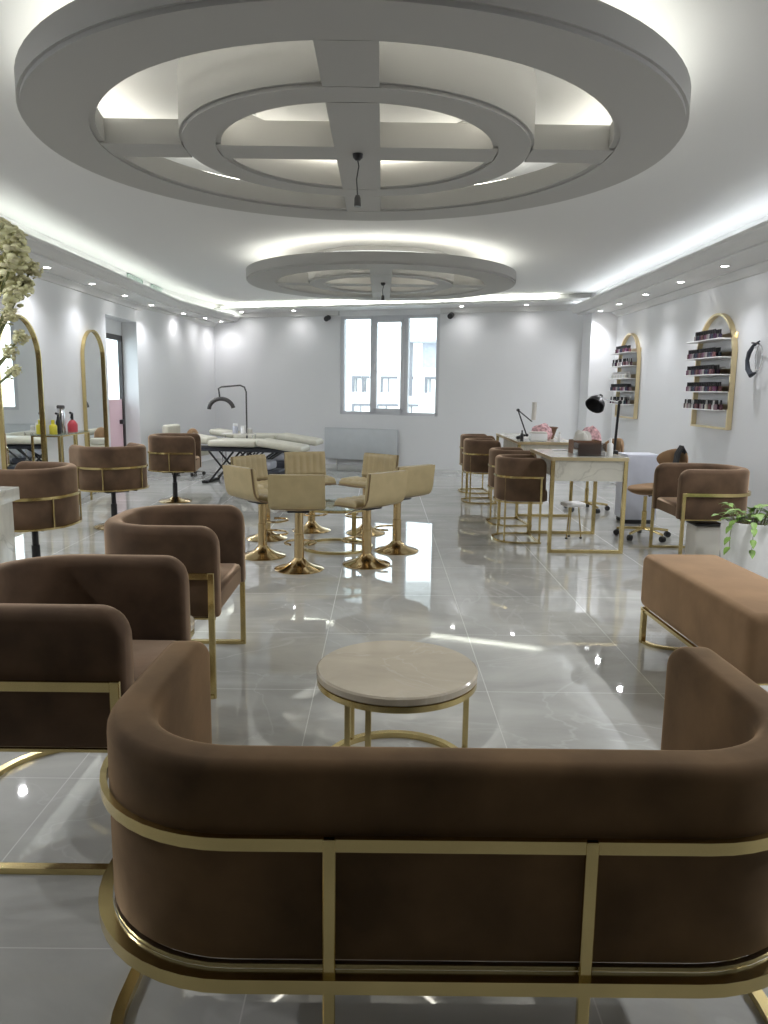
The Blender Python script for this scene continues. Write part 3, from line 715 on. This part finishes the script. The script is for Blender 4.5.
T = thing('waste_bin', 'cream bin with a dark lid beneath the right wall armchair', 'bin', (2.95, 6.80, 0), 0)
link('bin_body', box(BM(), -.13, .11, -.11, .11, 0, .32, .02, 3), 'offwhite', T); link('bin_lid', box(BM(), -.135, .115, -.115, .115, .322, .35, .012, 3), 'black', T)

# planter with a trailing plant
T = thing('potted_plant', 'leafy green trailing plant in a tall white tapered planter', 'potted plant', (2.97, 6.02, 0), 0)
link('planter', lathe(BM(), [(0, 0), (.15, 0), (.17, .02), (.205, .25), (.215, .42), (.21, .49), (.195, .49), (.19, .44), (0, .44)], 40), 'pot', T)
link('soil', lathe(BM(), [(0, .441), (.188, .441), (.1, .465), (0, .47)], 24), 'soil', T)
rnd = random.Random(4)
def leaf(bm, p, d, L, w, up):
    d = Vector(d).normalized(); s = d.cross(Vector((0, 0, 1)));
    s = s.normalized() if s.length > .01 else Vector((1, 0, 0)); u = s.cross(d)
    rows = []
    for f, ww in ((0, .12), (.2, .8), (.45, 1), (.7, .75), (.88, .35), (1, .03)):
        c = Vector(p) + d * L * f + Vector((0, 0, -up * L * f * f))
        rows.append([bm.verts.new(c - s * w * ww + u * w * .25 * ww), bm.verts.new(c), bm.verts.new(c + s * w * ww + u * w * .25 * ww)])
    for a, c in zip(rows, rows[1:]):
        for k in range(2): bm.faces.new((a[k], a[k + 1], c[k + 1], c[k]))
for k in range(46):
    a = rnd.uniform(0, 2 * PI); r = rnd.uniform(.02, .16); px, py = r * math.cos(a), r * math.sin(a)
    hh = rnd.uniform(.02, .13); tip = Vector((px * 1.5, py * 1.5, .47 + hh))
    link('stem', tube(BM(), [(px, py, .45), (px * 1.15, py * 1.15, .45 + hh * .7), tip], .003, 6), 'stem', T)
    b = BM(); leaf(b, tip, (math.cos(a + rnd.uniform(-.6, .6)), math.sin(a + rnd.uniform(-.6, .6)), rnd.uniform(-.1, .6)), rnd.uniform(.07, .115), rnd.uniform(.028, .042), .4)
    link('leaf', b, 'leaf', T, 70)
for a0 in (-2.6, -1.9, -.9):
    c, s = math.cos(a0), math.sin(a0); pts = [(c * .15, s * .15, .47), (c * .20, s * .20, .51), (c * .235, s * .235, .47), (c * .245, s * .245, .38), (c * .24, s * .24, .30)]
    link('stem', tube(BM(), pts, .003, 6), 'stem', T)
    for q in pts[1:]:
        b = BM(); leaf(b, q, (c, s, -.4), .07, .025, .5); link('leaf', b, 'leaf', T, 70)

# ------------------------------------------------------------------ wall shelves with bottles
def arch_pts(y0, y1, z0, z1, n=20):
    r = (y1 - y0) / 2; cy = (y0 + y1) / 2; zc = z1 - r
    return [(y1, z0)] + [(cy + r * math.cos(PI * i / n), zc + r * math.sin(PI * i / n)) for i in range(n + 1)] + [(y0, z0)]
def sweep_yz(bm, pts, x0, x1, w):
    """a band of depth x0..x1 following closed outline pts in the y-z plane, w thick inward"""
    cy = sum(p[0] for p in pts) / len(pts); cz = sum(p[1] for p in pts) / len(pts); n = len(pts); V = []
    for i, (y, z) in enumerate(pts):
        a, c = pts[i - 1], pts[(i + 1) % n]; t1 = Vector((y - a[0], z - a[1])); t2 = Vector((c[0] - y, c[1] - z))
        n1 = Vector((-t1.y, t1.x)).normalized(); n2 = Vector((-t2.y, t2.x)).normalized()
        m = (n1 + n2); m = m.normalized() if m.length > 1e-6 else n1
        k = 1 / max(.5, m.dot(n1)); q = Vector((y, z)) + m * w * k
        V.append((bm.verts.new((x0, y, z)), bm.verts.new((x1, y, z)), bm.verts.new((x1, q.x, q.y)), bm.verts.new((x0, q.x, q.y))))
    for i in range(n):
        a, c = V[i], V[(i + 1) % n]
        for k in range(4): bm.faces.new((a[k], a[(k + 1) % 4], c[(k + 1) % 4], c[k]))
    return bm
polish_cols = [pbr('polish_%d' % i, c, .25, var=.05) for i, c in enumerate([(.05, .02, .05), (.14, .05, .10), (.04, .03, .06), (.16, .07, .07), (.26, .18, .20), (.03, .05, .07), (.08, .03, .04), (.33, .31, .30)])]
polish_white = [pbr('polish_pale_%d' % i, c, .3, var=.05) for i, c in enumerate([(.62, .62, .62), (.50, .52, .50), (.58, .56, .5)])]
def polish_mesh(mat, r, h, cap):
    b = BM(); lathe(b, [(0, 0), (r, 0), (r, h * .5), (r * .5, h * .56), (0, h * .56)], 10, mi=0); lathe(b, [(0, h * .561), (r * .55, h * .561), (r * .5, h), (0, h)], 10, mi=1)
    o = link('nail_polish', b, [mat, cap]); me = o.data; bpy.data.objects.remove(o); return me
pm_dark = [polish_mesh(m, .0205, .105, 'black') for m in polish_cols]
pm_pale = [polish_mesh(m, .021, .10, 'white') for m in polish_white]
def wall_shelf(y0, y1, which, plan):
    T = thing('wall_shelf', 'gold arched shelf rack on the right wall, %s' % which[0], 'wall shelf', (XR, 0, 0), 0, 'gold arched racks of nail polish')
    o = link('arch_frame', sweep_yz(BM(), arch_pts(y0, y1, 1.10, 2.40), -.065, -.008, .022), 'palegold', T)
    zs = [2.10, 1.90, 1.71, 1.52, 1.32]
    rows = ['top', 'second', 'middle', 'fourth', 'lowest']
    for k, z in enumerate(zs):
        link('shelf_board', box(BM(), -.20, -.012, y0 + .06, y1 - .02, z - .012, z, .002, 1), 'white', T)
        link('shelf_backing', box(BM(), -.012, -.004, y0 + .03, y1 - .03, z, z + .06), 'palegold', T)
        a0, a1, kind = plan[k]; n = int((a1 - a0) / .047)
        for i in range(n):
            for row in range(2):
                if kind == 'mix' and (i * 7 + k * 3 + row) % 5 == 0: continue
                me = (pm_pale if kind == 'pale' or (kind == 'mix' and i % 4 == 1) else pm_dark)
                me = me[(i * 5 + k * 3 + row * 2 + len(which[1])) % len(me)]
                q = bpy.data.objects.new('nail_polish', me); C.objects.link(q)
                q.location = (XR - .172 + row * .06, a0 + .03 + i * .047, z + .0005)
                lab = 'small %snail polish bottle in the %s row of the %s' % ('' if kind == 'mix' else 'pale ' if kind == 'pale' else 'dark-capped ', rows[k], which[1])
                tag(q, lab, 'nail polish', '%s row of nail polish on the %s' % (rows[k], which[1]))
wall_shelf(8.42, 9.40, ('the nearer one', 'nearer gold rack'), [(8.62, 9.20, 'dark'), (8.60, 9.36, 'dark'), (8.60, 9.36, 'dark'), (8.52, 9.36, 'dark'), (8.46, 9.38, 'mix')])
wall_shelf(11.55, 12.50, ('the farther one', 'farther gold rack'), [(11.75, 12.3, 'dark'), (11.65, 12.42, 'mix'), (11.7, 12.42, 'pale'), (11.62, 12.45, 'dark'), (11.65, 12.42, 'mix')])
T = thing('wall_hook', 'dark twisted ornament hanging on the right wall past the near rack', 'wall ornament', (XR - .05, 7.95, 1.84), 0)
link('ornament_body', tube(BM(), [(.02, -.05, .19), (0, .03, .15), (-.02, .07, .08), (-.03, .08, 0), (-.03, .05, -.09), (-.02, -.01, -.15), (0, -.06, -.13)], .02, 10, radii=[.008, .018, .024, .02, .026, .03, .012]), 'bedbase', T)
link('ring', tube(BM(), [(0, -.10 + .07 * math.cos(a), .02 + .13 * math.sin(a)) for a in [2 * PI * i / 24 for i in range(24)]], .006, 8, True), 'chrome', T)
link('prong', tube(BM(), [(0, .07, .18), (0, -.08, .16)], .009, 8), 'black', T)
link('wall_plate', tube(BM(), [(.048, .03, .14), (0, .03, .14)], .018, 12), 'chrome', T)

# ------------------------------------------------------------------ arched mirrors on the left wall
def mirror(y0, y1, z0, z1, label):
    T = thing('arched_mirror', label, 'mirror', (XL, 0, 0), 0, 'gold arched mirrors on the left wall')
    link('mirror_frame', sweep_yz(BM(), arch_pts(y0, y1, z0, z1, 32), .004, .05, .022), 'gold', T)
    b = BM(); pts = arch_pts(y0 + .02, y1 - .02, z0 + .02, z1 - .02, 32)
    a = [b.verts.new((.01, y, z)) for y, z in pts]; c = [b.verts.new((.022, y, z)) for y, z in pts]; b.faces.new(a); b.faces.new(c)
    for i in range(len(pts)): b.faces.new((a[i], a[(i + 1) % len(pts)], c[(i + 1) % len(pts)], c[i]))
    link('mirror_glass', b, 'mirror', T)
    return T
mirror(8.02, 9.02, .12, 2.25, 'tall gold-framed arched mirror at the left edge reflecting the window')
mirror(10.3, 11.08, .12, 2.25, 'tall gold-framed arched mirror beside the doorway')
# shelf between them
T = thing('console_shelf', 'narrow glass-topped gold console between the two arched mirrors', 'console', (XL + .005, 9.05, 0), 0)
link('glass_top', box(BM(), 0, .19, 0, .95, .90, .915, .002, 1), 'glasstop', T)
link('top_frame', flatbar(BM(), [(.01, .01, .892), (.18, .01, .892), (.18, .94, .892), (.01, .94, .892)], .015, .015, True), 'gold', T)
for x in (.015, .175):
    for y in (.015, .48, .935): link('leg', box(BM(), x - .012, x + .012, y - .012, y + .012, 0, .886, .002, 1), 'gold', T)
link('lower_shelf', box(BM(), .027, .163, .03, .92, .30, .315), 'cmarble', T)
zc_ = .916
bottle('spray_can', (XL + .11, 9.33, zc_), 'tall silver canister on the console between the mirrors', 'bottle', .045, .34, 'chrome', 'frame_dark', .12, None, .9)
bottle('oil_bottle', (XL + .10, 9.11, zc_), 'bright yellow bottle at the left end of the console', 'bottle', .045, .17, 'yellow', 'yellow', .3)
T = thing('hair_dryer_stand', 'slim black bottle with angled nozzle beside the silver canister', 'bottle', (XL + .12, 9.22, zc_), 0)
link('body', lathe(BM(), [(0, 0), (.03, 0), (.032, .14), (.018, .18), (.018, .2), (0, .2)], 16), 'black', T); link('nozzle', tube(BM(), [(0, 0, .2), (0, 0, .235), (.0, -.06, .245)], .014, 10), 'black', T)
T = thing('spray_bottle', 'red spray bottle with a black trigger on the console', 'bottle', (XL + .11, 9.66, zc_), 0)
link('body', lathe(BM(), [(0, 0), (.06, 0), (.062, .09), (.04, .13), (.018, .15), (0, .15)], 20), 'red', T)
link('trigger_head', tube(BM(), [(0, 0, .15), (0, 0, .23), (0, -.06, .24)], .015, 10), 'black', T); link('trigger', tube(BM(), [(0, -.03, .225), (0, -.045, .17)], .006, 8), 'black', T)

# marble counter at the left edge with the flowers
T = thing('marble_counter', 'pale marble counter cut off by the left edge', 'counter', (-3.35, 4.25, 0), 0)
link('countertop', box(BM(), 0, 1.0, 0, .65, .76, .845, .004), 'cmarble', T); link('body', box(BM(), .02, .965, .02, .62, 0, .76, .003), 'cmarble', T)
T = thing('flower_arrangement', 'tall spray of cream and yellow blossoms at the left edge', 'flowers', (-2.47, 4.6, .846), 0)
link('vase', lathe(BM(), [(0, 0), (.07, 0), (.09, .1), (.07, .3), (.045, .4), (.06, .45), (.05, .45), (.035, .4), (0, .38)], 28), 'white', T)
rnd = random.Random(11)
cl = [(.26, 0, 1.50, .11), (.34, -.03, 1.38, .10), (.40, .05, 1.33, .06), (.24, .05, 1.28, .12), (.33, 0, 1.47, .08), (.36, .02, 1.22, .07), (.30, -.02, 1.16, .08), (.27, 0, 1.05, .055), (.33, 0, .93, .055), (.26, 0, .84, .05), (.24, .03, .72, .04), (.31, -.04, .74, .035), (.0, .05, 1.5, .14), (-.05, .0, 1.2, .12), (.02, .05, .95, .10)]
for (x, y, z, r) in cl:
    link('branch', tube(BM(), [(0, 0, .42), (x * .3, y * .4, (.42 + z) / 2), (x, y, z)], .006, 6), 'stem', T)
    b = BM()
    for k in range(70):
        d = Vector((rnd.gauss(0, 1), rnd.gauss(0, 1), rnd.gauss(0, 1))).normalized(); c = Vector((x, y, z)) + d * r * rnd.uniform(.35, .95); d = (d + Vector((rnd.gauss(0, .5), rnd.gauss(0, .5), rnd.gauss(0, .5)))).normalized()
        m = Matrix.Translation(c) @ d.to_track_quat('Z', 'Y').to_matrix().to_4x4() @ Matrix.Diagonal((r * .30, r * .20, r * .07, 1))
        bmesh.ops.create_icosphere(b, subdivisions=1, radius=1, matrix=m)
    link('blossom', b, 'petal', T, 80)

# ------------------------------------------------------------------ massage beds, lamp and trolley at the far end
def massage_bed(loc, rz, label, base=True):
    T = thing('massage_bed', label, 'massage bed', loc, rz)
    def pad(x0, x1, za, zb, w=.62, nm='cushion'):
        b = BM(); box(b, x0, x1, -w / 2, w / 2, 0, .10, .04, 3)
        for v in b.verts: v.co.z += za + (zb - za) * (v.co.x - x0) / (x1 - x0)
        link(nm, b, 'bed', T, 60)
    pad(-.95, -.50, .66, .60, .5, 'head_cushion'); pad(-.49, .28, .58, .58); pad(.29, 1.02, .60, .50)
    link('bed_frame', box(BM(), -.8, .85, -.22, .22, .50, .555, .01), 'bedbase', T)
    link('bed_base', box(BM(), -.05, .65, -.24, .24, .02, .22, .03, 3), 'bedbase', T)
    link('motor_cover', box(BM(), .15, .5, -.18, .18, .22, .36, .04, 3), 'cabinet', T)
    for y in (-.2, .2):
        for a, c in (((-.5, .02), (-.1, .5)), ((-.1, .02), (-.5, .5)), ((-.35, .1), (.1, .5)), ((.1, .2), (.55, .5))): link('lift_arm', tube(BM(), [(a[0], y, a[1]), (c[0], y, c[1])], .016, 8), 'black', T)
    link('foot_bar', box(BM(), -.6, -.5, -.28, .28, 0, .04, .01), 'black', T); link('foot_bar', box(BM(), .5, .6, -.28, .28, 0, .02, .004), 'black', T)
    return T
massage_bed((-2.2, 12.1, 0), R_(-8), 'cream massage bed with dark lifting base, the nearer of two')
massage_bed((-2.1, 13.65, 0), R_(-8), 'cream massage bed behind the nearer one, close to the far wall')
T = thing('magnifier_lamp', 'grey half-moon treatment lamp on a bent pole over the massage beds', 'lamp', (-2.32, 13.1, 0), 0)
link('base', box(BM(), -.2, .2, -.12, .12, 0, .05, .01), 'black', T)
link('pole', tube(BM(), [(0, 0, .05), (0, 0, 1.42), (-.03, 0, 1.50), (-.10, 0, 1.53), (-.42, 0, 1.50), (-.47, 0, 1.47), (-.45, 0, 1.31)], .014, 10), 'frame_dark', T)
link('lamp_arc', tube(BM(), [(-.43 + .21 * math.cos(a), 0, 1.11 + .19 * math.sin(a)) for a in [PI * .06 + PI * .92 * i / 20 for i in range(21)]], .035, 12), 'frame_dark', T)
T = thing('treatment_trolley', 'small trolley with white tools beside the massage bed lamp', 'trolley', (-2.62, 13.05, 0), 0)
T.location = (-2.38, 12.68, 0)
for z in (.25, .72): link('tray', box(BM(), -.27, .27, -.16, .16, z, z + .02, .005), 'offwhite', T)
for x in (-.25, .25):
    for y in (-.14, .14): link('leg', tube(BM(), [(x, y, .0), (x, y, .72)], .01, 8), 'chrome', T)
for x, y, h, lab, mt in ((-2.30, 12.66, .13, 'white pump bottle on the treatment trolley', 'white'), (-2.44, 12.7, .16, 'grey canister on the treatment trolley', 'cabinet'), (-2.20, 12.7, .09, 'low white jar on the treatment trolley', 'offwhite')):
    bottle('trolley_bottle', (x, y, .741), lab, 'bottle', .045, h, mt, 'white', .25, None, .8)
# beige chair behind the beds
T = thing('beige_armchair', 'cream reclining chair at the head of the massage beds', 'armchair', (-3.30, 12.98, 0), R_(-10))
link('seat_cushion', box(BM(), -.28, .32, -.28, .28, .34, .50, .05, 3), 'bed', T)
link('backrest', box(BM(), -.36, -.24, -.26, .26, .45, .86, .05, 3), 'bed', T)
for s in (-1, 1): link('armrest', box(BM(), -.26, .2, s * .31 - .035, s * .31 + .035, .52, .64, .03, 3), 'bed', T)
star_base(T, 5, .25, .07, 'chrome')
T = thing('neck_pillow', 'tan round cushion on the cream reclining chair', 'cushion', (-3.30, 12.98, .5), 0)
b = BM(); bmesh.ops.create_uvsphere(b, u_segments=20, v_segments=12, radius=1)
for v in b.verts: v.co = Vector((.08 + v.co.x * .10, v.co.y * .2, .15 + v.co.z * .15))
link('cushion_body', b, 'velvet2', T)
p = bw(-.42, -.01)
T = thing('radiator', 'white panel radiator on the far wall below the window', 'radiator', (p[0], p[1], 0), ang)
link('radiator_panel', box(BM(), -.76, .76, -.10, -.03, .12, .72, .01), 'radiator', T)
link('top_grille', box(BM(), -.75, .75, -.095, -.035, .721, .735, .002, 1), 'radiator', T)
for x in (-.5, .5): link('wall_bracket', box(BM(), x - .02, x + .02, -.03, -.002, .2, .62), 'radiator', T)
for x in (-.5,.5): link('valve_pipe', tube(BM(), [(x, -.06, .12), (x, -.06, 0)], .01, 8), 'chrome', T)

# ------------------------------------------------------------------ world and camera
W = bpy.data.worlds.new('World'); bpy.context.scene.world = W; W.use_nodes = True
nt = W.node_tree; bg = nt.nodes['Background']
bg.inputs['Color'].default_value = (.82, .91, 1, 1); bg.inputs['Strength'].default_value = 2.3

cam = bpy.data.cameras.new('Camera'); co = bpy.data.objects.new('Camera', cam); C.objects.link(co)
F = 760.0; cam.sensor_fit = 'VERTICAL'; cam.sensor_height = 36; cam.lens = 36 * F / 1024; cam.clip_start = .05
pitch = math.atan(123 / F); yaw = math.atan(3 / F); roll = .013
f = Vector((math.sin(yaw) * math.cos(pitch), math.cos(yaw) * math.cos(pitch), -math.sin(pitch)))
r = Vector((math.cos(yaw), -math.sin(yaw), 0)); u = r.cross(f)
r2 = math.cos(roll) * r + math.sin(roll) * u; u2 = -math.sin(roll) * r + math.cos(roll) * u
co.matrix_world = Matrix(((r2.x, u2.x, -f.x, 0), (r2.y, u2.y, -f.y, 0), (r2.z, u2.z, -f.z, H0), (0, 0, 0, 1)))
sc = bpy.context.scene; sc.camera = co
sc.view_settings.view_transform = 'Standard'; sc.view_settings.look = 'None'; sc.view_settings.gamma = 1
sc.view_settings.use_curve_mapping = False; sc.view_settings.exposure = .95
